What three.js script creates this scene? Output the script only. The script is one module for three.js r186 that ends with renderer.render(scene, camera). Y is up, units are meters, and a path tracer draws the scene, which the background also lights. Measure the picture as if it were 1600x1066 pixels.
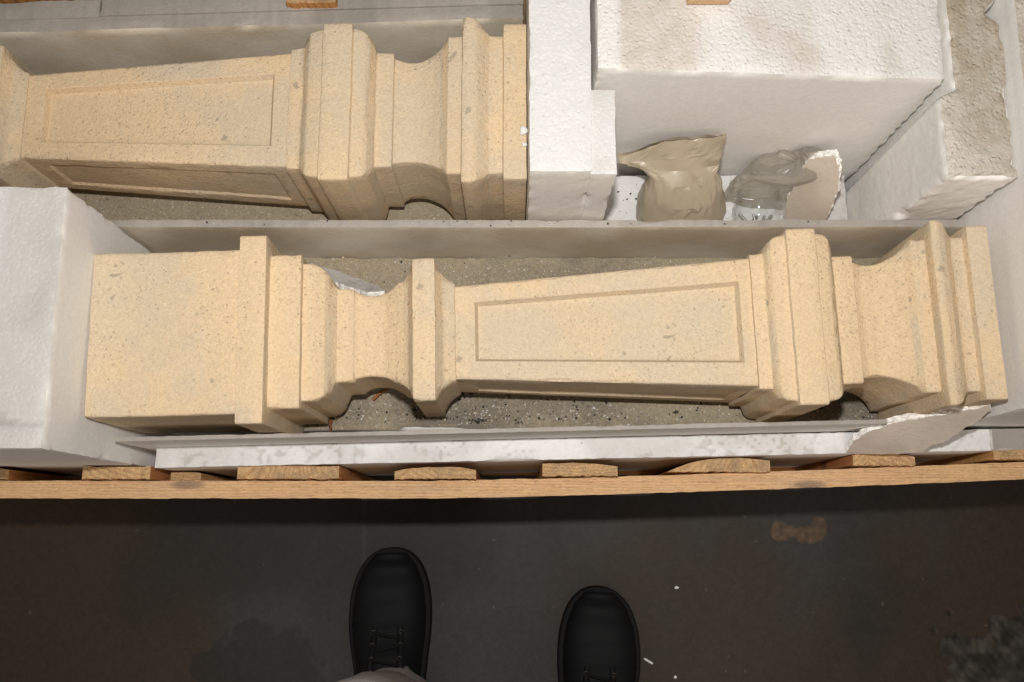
import * as THREE from 'three';
import { mergeGeometries, toCreasedNormals } from 'three/addons/utils/BufferGeometryUtils.js';
import { RectAreaLightUniformsLib } from 'three/addons/lights/RectAreaLightUniformsLib.js';

// ---------------------------------------------------------------- camera, light, exposure
const scene = new THREE.Scene();
const CAM_H = 1.42, TILT = Math.atan(297 / 1500);
const camera = new THREE.PerspectiveCamera(2 * Math.atan(533 / 1500) * 180 / Math.PI, 1600 / 1066, 0.05, 30);
camera.position.set(0, CAM_H, 0);
camera.up.set(0, 0, -1);
camera.lookAt(0, CAM_H - Math.cos(TILT), -Math.sin(TILT));
scene.background = new THREE.Color().setRGB(0.105, 0.094, 0.082);      // dim surroundings, raised and warmed as even ambient fill
RectAreaLightUniformsLib.init();
const flash = new THREE.SpotLight(new THREE.Color(1.0, 0.975, 0.94), 3.0, 0, 1.0, 1.0, 2);   // flash on top of the camera
flash.position.set(0.0, 1.45, -0.13);
flash.target.position.set(0, 0.2, -0.46);
flash.castShadow = true; flash.shadow.radius = 0.9; flash.shadow.mapSize.set(2048, 2048);
flash.shadow.camera.near = 0.2; flash.shadow.camera.far = 4;
scene.add(flash, flash.target);
const fillLamp = new THREE.RectAreaLight(new THREE.Color(1.0, 0.88, 0.78), 2.3, 2.4, 3.0);           // unseen warm lamp added behind the camera to fill viewer-facing sides
fillLamp.position.set(0.3, 3.8, 2.3); fillLamp.lookAt(0.1, 0.3, -0.4);
scene.add(fillLamp);
const renderer = new THREE.WebGLRenderer({ antialias: true });
renderer.toneMapping = THREE.LinearToneMapping;
renderer.toneMappingExposure = 1.05;
renderer.shadowMap.enabled = true;

// ---------------------------------------------------------------- helpers
function rng(a) { return () => { a |= 0; a = a + 0x6D2B79F5 | 0; let t = Math.imul(a ^ a >>> 15, 1 | a); t = t + Math.imul(t ^ t >>> 7, 61 | t) ^ t; return ((t ^ t >>> 14) >>> 0) / 4294967296; }; }
const hash = (x, y, z) => { let h = Math.imul(x, 374761393) + Math.imul(y, 668265263) + Math.imul(z, 2147483647 ^ 0x5bd1e995) | 0; h = Math.imul(h ^ h >>> 13, 1274126177); return ((h ^ h >>> 16) >>> 0) / 4294967296; };
const sm = t => t * t * (3 - 2 * t);
const lerp = (a, b, t) => a + (b - a) * t;
const clamp = (x, a = 0, b = 1) => Math.min(b, Math.max(a, x));
const step = (a, b, x) => sm(clamp((x - a) / (b - a)));
function noise3(x, y, z) {                                            // 0..1
  const X = Math.floor(x), Y = Math.floor(y), Z = Math.floor(z), u = sm(x - X), v = sm(y - Y), w = sm(z - Z);
  const c = (i, j, k) => hash(X + i, Y + j, Z + k);
  return lerp(lerp(lerp(c(0, 0, 0), c(1, 0, 0), u), lerp(c(0, 1, 0), c(1, 1, 0), u), v), lerp(lerp(c(0, 0, 1), c(1, 0, 1), u), lerp(c(0, 1, 1), c(1, 1, 1), u), v), w);
}
function pn(u, v, nx, ny, seed) {                                     // tileable 2D noise, u v in 0..1
  const x = u * nx, y = v * ny, X = Math.floor(x), Y = Math.floor(y), a = sm(x - X), b = sm(y - Y);
  const c = (i, j) => hash((X + i + nx) % nx, (Y + j + ny) % ny, seed);
  return lerp(lerp(c(0, 0), c(1, 0), a), lerp(c(0, 1), c(1, 1), a), b);
}
function fb(u, v, n, oct, seed, ky = 1) { let s = 0, w = 0, a = 1; for (let o = 0; o < oct; o++) { s += a * pn(u, v, n << o, Math.max(1, Math.round((n << o) * ky)), seed + o * 17); w += a; a *= 0.55; } return s / w; }
const toS = x => x <= 0.0031308 ? 12.92 * x : 1.055 * Math.pow(x, 1 / 2.4) - 0.055;
function tex(w, h, fn, srgb = true) {
  const d = new Uint8Array(w * h * 4);
  for (let y = 0; y < h; y++) for (let x = 0; x < w; x++) {
    const c = fn(x / w, y / h, x, y), i = (y * w + x) * 4;
    for (let k = 0; k < 3; k++) { const q = c.length ? c[k] : c; d[i + k] = clamp(srgb ? toS(clamp(q)) : q) * 255; }
    d[i + 3] = 255;
  }
  const t = new THREE.DataTexture(d, w, h);
  t.wrapS = t.wrapT = THREE.RepeatWrapping; t.magFilter = THREE.LinearFilter; t.minFilter = THREE.LinearMipmapLinearFilter; t.generateMipmaps = true;
  if (srgb) t.colorSpace = THREE.SRGBColorSpace;
  t.needsUpdate = true; return t;
}
function stamps(n, size, seed, rmin, rmax, density) {                // soft round dots scattered on a tile
  const a = new Float32Array(n * n), R = rng(seed);
  for (let k = 0; k < size; k++) {
    const cx = R() * n, cy = R() * n, r = lerp(rmin, rmax, Math.pow(R(), 3)), s = 0.4 + 0.6 * R(), ex = 0.7 + 0.6 * R();
    if (density && R() > density(cx / n, cy / n)) continue;
    const q = Math.ceil(r + 1);
    for (let j = -q; j <= q; j++) for (let i = -q; i <= q; i++) {
      const dd = Math.hypot(i * ex, j / ex) / r; if (dd > 1.2) continue;
      const x = (Math.floor(cx) + i + n) % n, y = (Math.floor(cy) + j + n) % n;
      a[y * n + x] = Math.max(a[y * n + x], s * clamp(1.25 - dd));
    }
  }
  return a;
}
function worley(u, v, n, seed) {
  const x = u * n, y = v * n, X = Math.floor(x), Y = Math.floor(y); let a = 9, b = 9, id = 0;
  for (let j = -1; j <= 1; j++) for (let i = -1; i <= 1; i++) {
    const cx = (X + i + n) % n, cy = (Y + j + n) % n, px = X + i + hash(cx, cy, seed), py = Y + j + hash(cx, cy, seed + 1), d = Math.hypot(px - x, py - y);
    if (d < a) { b = a; a = d; id = hash(cx, cy, seed + 2); } else if (d < b) b = d;
  }
  return [b - a, id, a];
}
const mix3 = (a, b, t) => [lerp(a[0], b[0], t), lerp(a[1], b[1], t), lerp(a[2], b[2], t)];
const mul3 = (a, k) => [a[0] * k, a[1] * k, a[2] * k];

// box-projected uv in metres
function boxUV(g0, ox = 0, oy = 0) {
  const g = g0.index ? g0.toNonIndexed() : g0, groups = g0.groups;
  g.clearGroups(); for (const q of groups) g.addGroup(q.start, q.count, q.materialIndex);
  const p = g.attributes.position, A = new THREE.Vector3(), B = new THREE.Vector3(), C = new THREE.Vector3(), uv = new Float32Array(p.count * 2);
  for (let t = 0; t < p.count; t += 3) {
    A.fromBufferAttribute(p, t); B.fromBufferAttribute(p, t + 1); C.fromBufferAttribute(p, t + 2);
    B.sub(A); C.sub(A); B.cross(C);
    const ax = Math.abs(B.x), ay = Math.abs(B.y), az = Math.abs(B.z);
    for (let i = t; i < t + 3; i++) {
      const x = p.getX(i), y = p.getY(i), z = p.getZ(i); let u, v;
      if (ay >= ax && ay >= az) { u = x; v = z; } else if (az >= ax) { u = x; v = y; } else { u = z; v = y; }
      uv[2 * i] = u + ox; uv[2 * i + 1] = v + oy;
    }
  }
  g.setAttribute('uv', new THREE.BufferAttribute(uv, 2)); return g;
}
const taken = {};
function numbered(n) { const k = taken[n] = (taken[n] ?? -1) + 1; return k ? n + '_' + String(k).padStart(3, '0') : n; }
function mesh(name, g, m, parent) { const o = new THREE.Mesh(g, m); o.name = parent ? name : numbered(name); o.castShadow = o.receiveShadow = true; (parent ?? scene).add(o); return o; }
function tag(o, label, category, group, kind) { o.userData.label = label; o.userData.category = category; if (group) o.userData.group = group; if (kind) o.userData.kind = kind; return o; }
function thing(name, label, category, pos = [0, 0, 0], group) { const o = new THREE.Group(); o.name = numbered(name); o.position.set(...pos); scene.add(o); return tag(o, label, category, group); }
function structure(o) { o.userData.kind = 'structure'; return o; }

// ---------------------------------------------------------------- materials
const N = 1024;
const rep = (t, s) => { t.repeat.set(1 / s, 1 / s); return t; };     // uv are metres, tile = s metres
// cast stone
const pitD = (u, v) => 0.06 + 0.94 * step(0.48, 0.7, fb(u, v, 8, 4, 91));
const pits = stamps(N, 20000, 5, 0.6, 2.5, pitD), glints = stamps(N, 6500, 6, 0.7, 1.7);
const scuffs = (() => {                                                // a few grey rubbed marks with ragged outline
  const a = new Float32Array(N * N), R = rng(15);
  for (let k = 0; k < 22; k++) {
    const cx = R() * N, cy = R() * N, rx = 4 + 14 * R() * R(), ry = 3 + 11 * R() * R(), an = R() * 3;
    for (let j = -34; j <= 34; j++) for (let i = -34; i <= 34; i++) {
      const x = i * Math.cos(an) + j * Math.sin(an), y = j * Math.cos(an) - i * Math.sin(an), d = Math.hypot(x / rx, y / ry) + 1.1 * (noise3(i * 0.22, j * 0.22, k) - 0.5);
      const q = ((Math.floor(cy) + j + N) % N) * N + (Math.floor(cx) + i + N) % N; a[q] = Math.max(a[q], 1 - step(0.8, 1.05, d));
    }
  }
  return a;
})();
const stoneColor = rep(tex(N, N, (u, v, x, y) => {
  const grain = hash(x >> 1, y >> 1, 3) * 0.45 + pn(u, v, 250, 250, 4) * 0.35 + hash(x, y, 13) * 0.2, patch = step(0.36, 0.64, fb(u, v, 5, 5, 21)), warm = fb(u, v, 9, 3, 44);
  let c = mix3([0.68, 0.518, 0.328], [0.58, 0.485, 0.352], patch * 0.85);
  c = mix3(c, [0.70, 0.505, 0.29], step(0.55, 0.8, warm) * 0.35);
  c = mul3(c, 0.82 + 0.36 * grain);
  c = mix3(c, [0.25, 0.195, 0.13], pits[y * N + x] * 0.6);
  c = mix3(c, mul3([0.35, 0.295, 0.215], 0.8 + 0.4 * grain), scuffs[y * N + x] * 0.75);
  return mix3(c, [0.90, 0.87, 0.80], glints[y * N + x] * 0.35);
}), 0.52);
const stoneBump = rep(tex(N, N, (u, v, x, y) => 0.66 + 0.24 * (hash(x >> 1, y >> 1, 3) - 0.5) + 0.26 * (pn(u, v, 250, 250, 4) - 0.5) + 0.10 * (pn(u, v, 90, 90, 9) - 0.5) - 0.6 * pits[y * N + x], false), 0.52);
const STONE = new THREE.MeshStandardMaterial({ map: stoneColor, bumpMap: stoneBump, bumpScale: 0.0012, roughness: 0.9 });
// polystyrene foam
const foamPit = stamps(N, 1500, 31, 1.2, 3.6, (u, v) => 0.1 + 0.9 * step(0.45, 0.7, fb(u, v, 4, 3, 32)));
const soot = stamps(N, 260, 35, 1.0, 3.2, (u, v) => step(0.45, 0.75, fb(u, v, 3, 3, 36)));
const WE = new Float32Array(N * N), WI = new Float32Array(N * N), WD = new Float32Array(N * N);
for (let y = 0; y < N; y++) for (let x = 0; x < N; x++) { const [e, id, d] = worley(x / N, y / N, 150, 50); WE[y * N + x] = e; WI[y * N + x] = id; WD[y * N + x] = d; }
function foamTex(fn) {
  return rep(tex(N, N, (u, v, x, y) => {
    const e = WE[y * N + x], id = WI[y * N + x], edge = 1 - step(0.0, 0.16, e);
    let c = fn(u, v, x, y);
    return mul3(c, 0.965 + 0.07 * (id - 0.3) - 0.02 * edge + 0.05 * (hash(x, y, 7) - 0.5));
  }), 0.5);
}
const foamBump = rep(tex(N, N, (u, v, x, y) => { const d = WD[y * N + x], id = WI[y * N + x]; return 0.5 + 0.2 * (1 - Math.min(1, d * d)) + 0.16 * (id - 0.5); }, false), 0.5);
const roughBump = rep(tex(N, N, (u, v, x, y) => { const d = WD[y * N + x], id = WI[y * N + x]; return 0.4 + 0.22 * (1 - Math.min(1, d * d)) + 0.34 * (id > 0.8 ? -0.9 : id - 0.4) * (1 - step(0.25, 0.7, d)) + 0.16 * (pn(u, v, 50, 50, 60) - 0.5) - 0.3 * foamPit[y * N + x]; }, false), 0.5);
const whiteC = [0.91, 0.89, 0.855];
const foamWhiteT = foamTex((u, v, x, y) => mix3(whiteC, [0.80, 0.75, 0.68], 0.6 * step(0.45, 0.75, fb(u, v, 4, 4, 70))));
const foamColT = foamTex((u, v, x, y) => mix3(mix3([0.70, 0.695, 0.685], [0.56, 0.535, 0.49], 0.7 * step(0.45, 0.75, fb(u, v, 5, 4, 70))), [0.4, 0.37, 0.33], 0.4 * foamPit[y * N + x]));
const foamStreakT = foamTex((u, v, x, y) => {
  const band = step(0.45, 0.72, pn(u + 0.012 * (fb(u, v, 12, 2, 79) - 0.5), v, 12, 1, 71) * 0.75 + 0.35 * fb(u, v, 8, 3, 72) - 0.06);
  let c = mix3([0.76, 0.745, 0.72], [0.54, 0.47, 0.39], band * (0.45 + 0.4 * fb(u, v, 40, 2, 73)));
  return mix3(c, [0.3, 0.27, 0.23], 0.5 * foamPit[y * N + x]);
});
const foamBrownT = foamTex((u, v, x, y) => {
  const g = fb(u, v, 40, 3, 74), m = step(0.3, 0.62, fb(u, v, 6, 4, 75));
  let c = mix3([0.70, 0.67, 0.61], [0.42, 0.36, 0.275], 0.35 + 0.6 * m * (0.5 + g));
  c = mix3(c, [0.24, 0.21, 0.17], 0.45 * foamPit[y * N + x]);
  return mix3(c, [0.04, 0.035, 0.03], soot[y * N + x]);
});
const foamGrayT = foamTex((u, v, x, y) => {
  const s = pn(u, v, 90, 2, 76) * 0.5 + pn(u, v, 24, 3, 77) * 0.5, m = fb(u, v, 5, 4, 78);
  return mix3([0.42, 0.385, 0.345], [0.24, 0.215, 0.19], clamp(0.2 + 0.9 * (m - 0.35) + 0.5 * (s - 0.5)));
});
const foamLeftT = foamTex((u, v, x, y) => {
  const s = step(0.5, 0.8, pn(u, v, 26, 1, 81)) * 0.6 + 0.5 * step(0.45, 0.75, fb(u, v, 5, 4, 82));
  let c = mix3([0.76, 0.755, 0.745], [0.50, 0.475, 0.44], clamp(s * 0.85));
  return mix3(c, [0.35, 0.33, 0.3], 0.35 * foamPit[y * N + x]);
});
const foamSpeckT = foamTex((u, v, x, y) => mix3(mix3([0.74, 0.735, 0.73], [0.42, 0.39, 0.35], clamp(0.4 * step(0.36, 0.66, fb(u, v, 9, 5, 84)) + 0.45 * step(0.5, 0.85, pn(u, v, 120, 120, 98)) * step(0.3, 0.6, pn(u, v, 14, 14, 99)))), [0.06, 0.05, 0.04], soot[y * N + x]));
const gritA = stamps(N, 2400, 85, 0.9, 3.6, (u, v) => 0.1 + 0.9 * step(0.5, 0.72, fb(u, v, 4, 3, 86))), gritB = stamps(N, 5200, 87, 0.8, 2.6);
const trayT = rep(tex(N, N, (u, v, x, y) => {
  const m = fb(u, v, 5, 5, 88);
  let c = mix3([0.34, 0.285, 0.20], [0.20, 0.172, 0.132], step(0.35, 0.7, m));
  c = mul3(c, 0.7 + 0.6 * (0.5 * hash(x, y, 9) + 0.5 * hash(x >> 2, y >> 2, 19)));
  c = mix3(c, [0.06, 0.055, 0.05], gritA[y * N + x] * 0.8);
  return mix3(c, [0.72, 0.70, 0.66], gritB[y * N + x] * 0.9);
}), 0.5);
const trayBump = rep(tex(N, N, (u, v, x, y) => 0.4 + 0.3 * hash(x, y, 9) + 0.3 * gritB[y * N + x] + 0.3 * gritA[y * N + x], false), 0.5);
const fm = (map, bump, bs, extra) => new THREE.MeshPhysicalMaterial({ map, bumpMap: bump, bumpScale: bs, roughness: 0.62, ...extra });
const FOAM = fm(foamWhiteT, foamBump, 0.0003), FOAM_STREAK = fm(foamStreakT, roughBump, 0.0019), FOAM_BROWN = fm(foamBrownT, roughBump, 0.0024), FOAM_GRAY = fm(foamGrayT, foamBump, 0.0008),
  FOAM_LEFT = fm(foamLeftT, roughBump, 0.0008), FOAM_COL = fm(foamColT, roughBump, 0.0010), FOAM_SPECK = fm(foamSpeckT, foamBump, 0.0006), TRAY = fm(trayT, trayBump, 0.0012, { roughness: 0.9 }),
  FOAM_BOUNCE_TAN = fm(foamTex((u, v, x, y) => mix3([0.83, 0.765, 0.66], [0.66, 0.575, 0.45], step(0.3, 0.75, fb(u, v, 5, 5, 97)))), foamBump, 0.0006), FOAM_TORN = fm(foamWhiteT, roughBump, 0.0018, { roughness: 0.8 });  // warm light bounced off the stone is painted into the sheet-face tan
// wood
function woodTex(a, b, dark, seed) {
  return tex(1024, 256, (u, v, x, y) => {
    const w = v + 0.05 * (fb(u, v, 3, 3, seed) - 0.5), rings = 0.5 + 0.5 * Math.sin(6.283 * (w * 13 + 1.6 * fb(u, v, 2, 2, seed + 3)));
    const fibre = pn(u, v, 24, 128, seed + 5) * 0.6 + pn(u, v, 70, 256, seed + 6) * 0.4, m = fb(u, v, 5, 3, seed + 9);
    let c = mix3(a, b, clamp(0.45 * Math.pow(rings, 2) + 0.6 * (fibre - 0.3)));
    c = mix3(c, dark, 0.4 * step(0.6, 0.85, m));
    const kx = Math.hypot((u - 0.62) * 7, (v - 0.5) * 1.6); c = mix3(c, mul3(dark, 0.5), 0.8 * (1 - step(0.10, 0.26, kx)));
    return mul3(c, 0.85 + 0.3 * hash(x, y, seed));
  });
}
const railT = woodTex([0.74, 0.48, 0.26], [0.58, 0.32, 0.14], [0.54, 0.37, 0.24], 101); railT.repeat.set(1 / 0.7, 1 / 0.042);
const railBump = tex(1024, 256, (u, v, x, y) => 0.5 + 0.5 * (pn(u, v, 24, 128, 106) - 0.5) + 0.3 * (hash(x >> 3, y, 2) - 0.5), false); railBump.repeat.set(1 / 0.5, 1 / 0.06);
const RAIL = new THREE.MeshStandardMaterial({ map: railT, bumpMap: railBump, bumpScale: 0.0016, roughness: 0.88 });
const boardMats = [[0.62, 0.30, 0.095, 111], [0.52, 0.22, 0.075, 121], [0.64, 0.36, 0.13, 131]].map(([r, g, b, s]) => {
  const t = woodTex([r, g, b], [r * 0.72, g * 0.6, b * 0.5], [r * 0.55, g * 0.45, b * 0.4], s); t.repeat.set(1 / 0.5, 1 / 0.12);
  return new THREE.MeshStandardMaterial({ map: t, bumpMap: railBump, bumpScale: 0.001, roughness: 0.8 });
});
const endMats = [141, 151, 161].map((s, k) => {
  const t = tex(512, 512, (u, v, x, y) => {
    const dx = (u - 0.5) * 1.1, dy = v * 0.6 + 0.35 + 0.2 * k, r = Math.hypot(dx, dy * (0.6 + 0.7 * k)) + 0.09 * (fb(u, v, 3, 4, s) - 0.5), ring = 0.5 + 0.5 * Math.sin(6.283 * r * 26);
    let c = mix3([0.60, 0.385, 0.19], [0.40, 0.22, 0.095], Math.pow(ring, 1.6) * 0.55);
    c = mix3(c, [0.34, 0.24, 0.15], 0.5 * step(0.5, 0.8, fb(u, v, 6, 3, s + 4)));
    return mul3(c, 0.55 + 0.8 * (0.5 * hash(x >> 2, y >> 2, s) + 0.5 * fb(u, v, 20, 3, s + 7)));
  });
  t.repeat.set(1 / 0.12, 1 / 0.12);
  const b = tex(256, 256, (u, v, x, y) => 0.5 + 0.7 * (hash(x, y, s) - 0.5) + 0.5 * (pn(u, v, 40, 40, s) - 0.5), false); b.repeat.set(1 / 0.12, 1 / 0.12);
  return new THREE.MeshStandardMaterial({ map: t, bumpMap: b, bumpScale: 0.0016, roughness: 0.9 });
});

// ---------------------------------------------------------------- setting: concrete floor
{
  const S = 4, n = 2048, R = rng(77);
  const blob = (x, z, cx, cz, rx, rz, seed, rag = 0.5) => { const d = Math.hypot((x - cx) / rx, (z - cz) / rz); if (d > 1.9) return 0; return 1 - step(0.86, 1.0, d + rag * (noise3(x * 45, z * 45, seed) - 0.5) + 0.6 * rag * (noise3(x * 120, z * 120, seed) - 0.5)); };
  const fleck = stamps(n, 900, 201, 0.6, 1.3), spots = stamps(n, 420, 203, 0.8, 3.0);
  const t = tex(n, n, (u, v, x, y) => {
    const X = (u - 0.5) * S, Z = (0.5 - v) * S;
    const m = fb(u, v, 16, 6, 210), q = fb(u, v, 9, 5, 220), fine = 0.5 * hash(x, y, 11) + 0.5 * pn(u, v, 700, 700, 12), scr = step(0.93, 0.99, pn(u + 0.02 * v, v, 900, 10, 13)) * step(0.55, 0.75, pn(u, v, 12, 12, 14));
    let c = mix3([0.040, 0.0385, 0.036], [0.024, 0.0215, 0.0185], step(0.35, 0.65, m));
    c = mix3(c, [0.042, 0.029, 0.019], 0.9 * step(0.5, 0.72, q));
    c = mul3(c, 0.78 + 0.44 * fine);
    c = mix3(c, [0.09, 0.088, 0.085], 0.16 * scr);
    c = mix3(c, [0.02, 0.02, 0.02], spots[y * n + x] * 0.6);
    c = mix3(c, [0.24, 0.23, 0.22], fleck[y * n + x] * 0.45);
    const rust = Math.max(blob(X, Z, 0.39, 0.001, 0.020, 0.014, 3), blob(X, Z, 0.425, 0.006, 0.019, 0.012, 4), blob(X, Z, 0.446, -0.004, 0.012, 0.016, 5), blob(X, Z, 0.408, 0.002, 0.014, 0.008, 6));
    c = mix3(c, mul3([0.115, 0.072, 0.043], 0.55 + 0.8 * noise3(X * 190, 2, Z * 190)), 0.85 * rust);
    const darkPatch = Math.max(blob(X, Z, -0.355, 0.20, 0.085, 0.075, 7, 0.35), blob(X, Z, -0.42, 0.19, 0.035, 0.03, 8, 0.4));  // darker ragged patch left of the boots
    c = mix3(c, mul3([0.011, 0.0115, 0.013], 0.7 + 0.6 * fine), 0.5 * darkPatch);
    const crumb = blob(X, Z, 0.70, 0.20, 0.11, 0.075, 9, 0.9);
    c = mix3(c, mul3([0.055, 0.05, 0.043], 0.3 + 1.3 * Math.pow(noise3(X * 90, 4, Z * 90), 2)), 0.85 * crumb);
    return c;
  });
  const b = tex(n, n, (u, v, x, y) => {
    const X = (u - 0.5) * S, Z = (0.5 - v) * S, crumb = blob(X, Z, 0.70, 0.20, 0.11, 0.075, 9, 0.9);
    return 0.5 + 0.05 * (fb(u, v, 60, 4, 230) - 0.5) + crumb * 0.8 * (noise3(X * 70, 1, Z * 70) * 0.6 + noise3(X * 160, 1, Z * 160) * 0.4 - 0.5);
  }, false);
  const r = tex(1024, 1024, (u, v) => { const m = fb(u, v, 12, 5, 240); return [0, 0.46 + 0.22 * m, 0]; }, false);
  const g = new THREE.PlaneGeometry(S, S); g.rotateX(-Math.PI / 2);
  const o = mesh('concrete_floor', g, new THREE.MeshPhysicalMaterial({ map: t, bumpMap: b, bumpScale: 0.006, roughnessMap: r, roughness: 1, specularIntensity: 0.55 }));
  tag(o, 'dark polished concrete floor with stains', 'floor'); structure(o);
}

// ---------------------------------------------------------------- wooden crate
function bent(len, h, d, seg, zAt, seed, ragged = 0.0006) {           // board along x with top at y=0, back at z=0, pushed to z=zAt(x)
  const g = new THREE.BoxGeometry(len, h, d, seg, 4, 4); g.translate(0, -h / 2, 0);
  const p = g.attributes.position;
  for (let i = 0; i < p.count; i++) {
    let x = p.getX(i), y = p.getY(i), z = p.getZ(i);
    if (z > 0) z += y * 0.036;
    const wear = (noise3(x * 90 + seed, z * 60, y * 60) - 0.5) * ragged * 2;
    z += wear; if (y > -0.001) y += (noise3(x * 60, z * 200, seed) - 0.5) * ragged * 2 - (Math.abs(z) > d / 2 - 0.0015 ? 0.0009 : 0);
    p.setXYZ(i, x, y, z + zAt(x));
  }
  g.computeVertexNormals(); return g;
}
const railZ = x => x < -0.1 ? 0 : -0.0215 * Math.pow((x + 0.1) / 0.68, 1.35);   // the front rail bows inwards to the right
const crate = thing('wooden_crate', 'open rough sawn timber crate holding foam blocks and two stone balusters', 'crate');
const rail = mesh('rail', boxUV(toCreasedNormals(bent(1.5, 0.16, 0.0195, 260, x => -0.0457 + railZ(x), 3), 0.6), 0.1, 0.03), RAIL, crate);
rail.position.set(0, 0.33, 0);
mesh('rail', boxUV(toCreasedNormals(bent(1.5, 0.09, 0.0195, 60, x => -0.662, 5), 0.6)), RAIL, crate).position.set(0, 0.35, 0);
mesh('rail', boxUV(toCreasedNormals(bent(1.5, 0.07, 0.0195, 60, x => -0.086 + railZ(x), 5), 0.6)), RAIL, crate).position.set(0, 0.098, 0);
function slat(x0, x1, top, depth, bottom, zf, tilt, round, k) {        // one upright wall board; end grain on top
  const w = x1 - x0, hgt = top - bottom, s = new THREE.Shape(), R = rng(900 + k), n = 10;
  s.moveTo(-w / 2, 0);
  const back = [];
  for (let i = 0; i <= n; i++) {
    const t = i / n, u = Math.abs(t - 0.5) * 2;
    const dd = depth * (1 - round * Math.pow(Math.abs((t - 0.5) * 2 + 0.35 * Math.sin(k * 2.3)) / 1.25, 2.6)) * (1 - 0.10 * R());
    back.push([lerp(w / 2, -w / 2, t), dd]);
  }
  for (let i = 0; i <= 24; i++) s.lineTo(lerp(-w / 2, w / 2, i / 24), (R() - 0.5) * 0.0016);
  for (const [x, y] of back) s.lineTo(x, y);
  s.closePath();
  const g = new THREE.ExtrudeGeometry(s, { depth: hgt, bevelEnabled: false, steps: 1 });
  g.rotateX(-Math.PI / 2); g.translate(0, -hgt, 0);
  // ExtrudeGeometry: group 0 = ends, group 1 = sides
  const q = g.attributes.position; for (let i = 0; i < q.count; i++) if (q.getY(i) > -0.001) q.setY(i, q.getY(i) + (noise3(q.getX(i) * 80, q.getZ(i) * 80, k) - 0.5) * 0.002 + tilt * q.getX(i));
  g.computeVertexNormals();
  const uv = new Float32Array(q.count * 2), nn = g.attributes.normal;
  for (let i = 0; i < q.count; i++) { if (Math.abs(nn.getY(i)) > 0.6) { uv[2 * i] = q.getX(i) + k * 0.037; uv[2 * i + 1] = q.getZ(i) + k * 0.021; } else { uv[2 * i] = q.getY(i) + k * 0.13; uv[2 * i + 1] = q.getZ(i) + q.getX(i) + k * 0.05; } }
  g.setAttribute('uv', new THREE.BufferAttribute(uv, 2));
  const o = mesh('board', g, [endMats[k % 3], boardMats[k % 3]], crate); o.position.set((x0 + x1) / 2, top, zf); return o;
}
const FR = x => -0.0560 + railZ(x) - 0.0008;                          // just behind the front rail
[[-0.66, -0.566, 0.332, 0.0128, 0.02, 0.1], [-0.478, -0.403, 0.343, 0.0145, -0.02, 0.05], [-0.395, -0.36, 0.30, 0.011, 0, 0.1], [-0.305, -0.192, 0.347, 0.0150, 0.02, 0.12], [-0.131, -0.040, 0.344, 0.0140, 0.06, 0.55], [0.034, 0.117, 0.346, 0.0145, 0.05, 0.25], [0.174, 0.288, 0.342, 0.0155, 0, 0.85], [0.381, 0.452, 0.340, 0.0150, -0.05, 0.4], [0.54, 0.64, 0.342, 0.0150, 0.04, 0.2]]
  .forEach(([a, b, top, d, tilt, rd], k) => slat(a, b, top, d, 0.05, FR((a + b) / 2), tilt, rd, k));
for (const [a, b, z, t = 0.392] of [[-0.262, -0.204, -0.6140, 0.406], [0.135, 0.18, -0.6365], [-0.62, -0.54, -0.637], [0.36, 0.45, -0.637]]) slat(a, b, t, 0.0145, 0.05, z + 0.0145, 0, 0.25, 20 + Math.round(a * 10 + 7));
for (let k = 0; k < 8; k++) mesh('deck_board', boxUV(new THREE.BoxGeometry(1.42, 0.018, 0.06)), boardMats[k % 3], crate).position.set(0, 0.110, -0.105 - k * 0.0715);
for (const x of [-0.55, 0, 0.55]) mesh('runner', boxUV(new THREE.BoxGeometry(0.09, 0.09, 0.55)), boardMats[1], crate).position.set(x, 0.0505, -0.355);

// ---------------------------------------------------------------- foam
function foamBox([x0, x1], [y0, y1], [z0, z1], o = {}) {
  const w = x1 - x0, h = y1 - y0, d = z1 - z0, sg = o.seg ?? 0.007, S = q => Math.max(2, Math.min(170, Math.round(q / sg)));
  const g = new THREE.BoxGeometry(w, h, d, S(w), S(h), S(d)), p = g.attributes.position, er = o.wear ?? 0.002, r = o.round ?? 0.005, sd = o.seed ?? 0;
  const cx = (x0 + x1) / 2, cy = (y0 + y1) / 2, cz = (z0 + z1) / 2;
  for (let i = 0; i < p.count; i++) {
    let q = [p.getX(i), p.getY(i), p.getZ(i)]; const dist = [w / 2 - Math.abs(q[0]), h / 2 - Math.abs(q[1]), d / 2 - Math.abs(q[2])];
    const order = [0, 1, 2].sort((a, b) => dist[a] - dist[b]), e = dist[order[1]];
    const X = q[0] + cx + sd, Y = q[1] + cy, Z = q[2] + cz;
    if (e < r) {
      const k = (1 - e / r) * (er * (0.25 + 1.6 * Math.pow(noise3(X * 120, Y * 120, Z * 120), 2)) + er * 2.2 * step(0.72, 0.95, noise3(X * 26, Y * 26, Z * 26)));
      for (const a of order.slice(0, 2)) q[a] -= Math.sign(q[a]) * k * 0.7;
    }
    const am = (o.rough ?? 0) * 0.6;
    q[0] += am * (noise3(X * 170, Y * 170, Z * 170) - 0.5); q[1] += am * (noise3(X * 170 + 9, Y * 170, Z * 170) - 0.5) * 1.5; q[2] += am * (noise3(X * 170, Y * 170 + 9, Z * 170) - 0.5);
    if (o.warp) q = o.warp(q, X, Y, Z);
    p.setXYZ(i, q[0] + cx, q[1] + cy, q[2] + cz);
  }
  g.computeVertexNormals();
  const u = boxUV(g, o.ou ?? 0, o.ov ?? 0); return u;
}
const faces = (side, top) => [side, side, top, side, side, side];
const foamLabel = (o, l, c = 'foam block', grp) => tag(o, l, c, grp);

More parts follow.
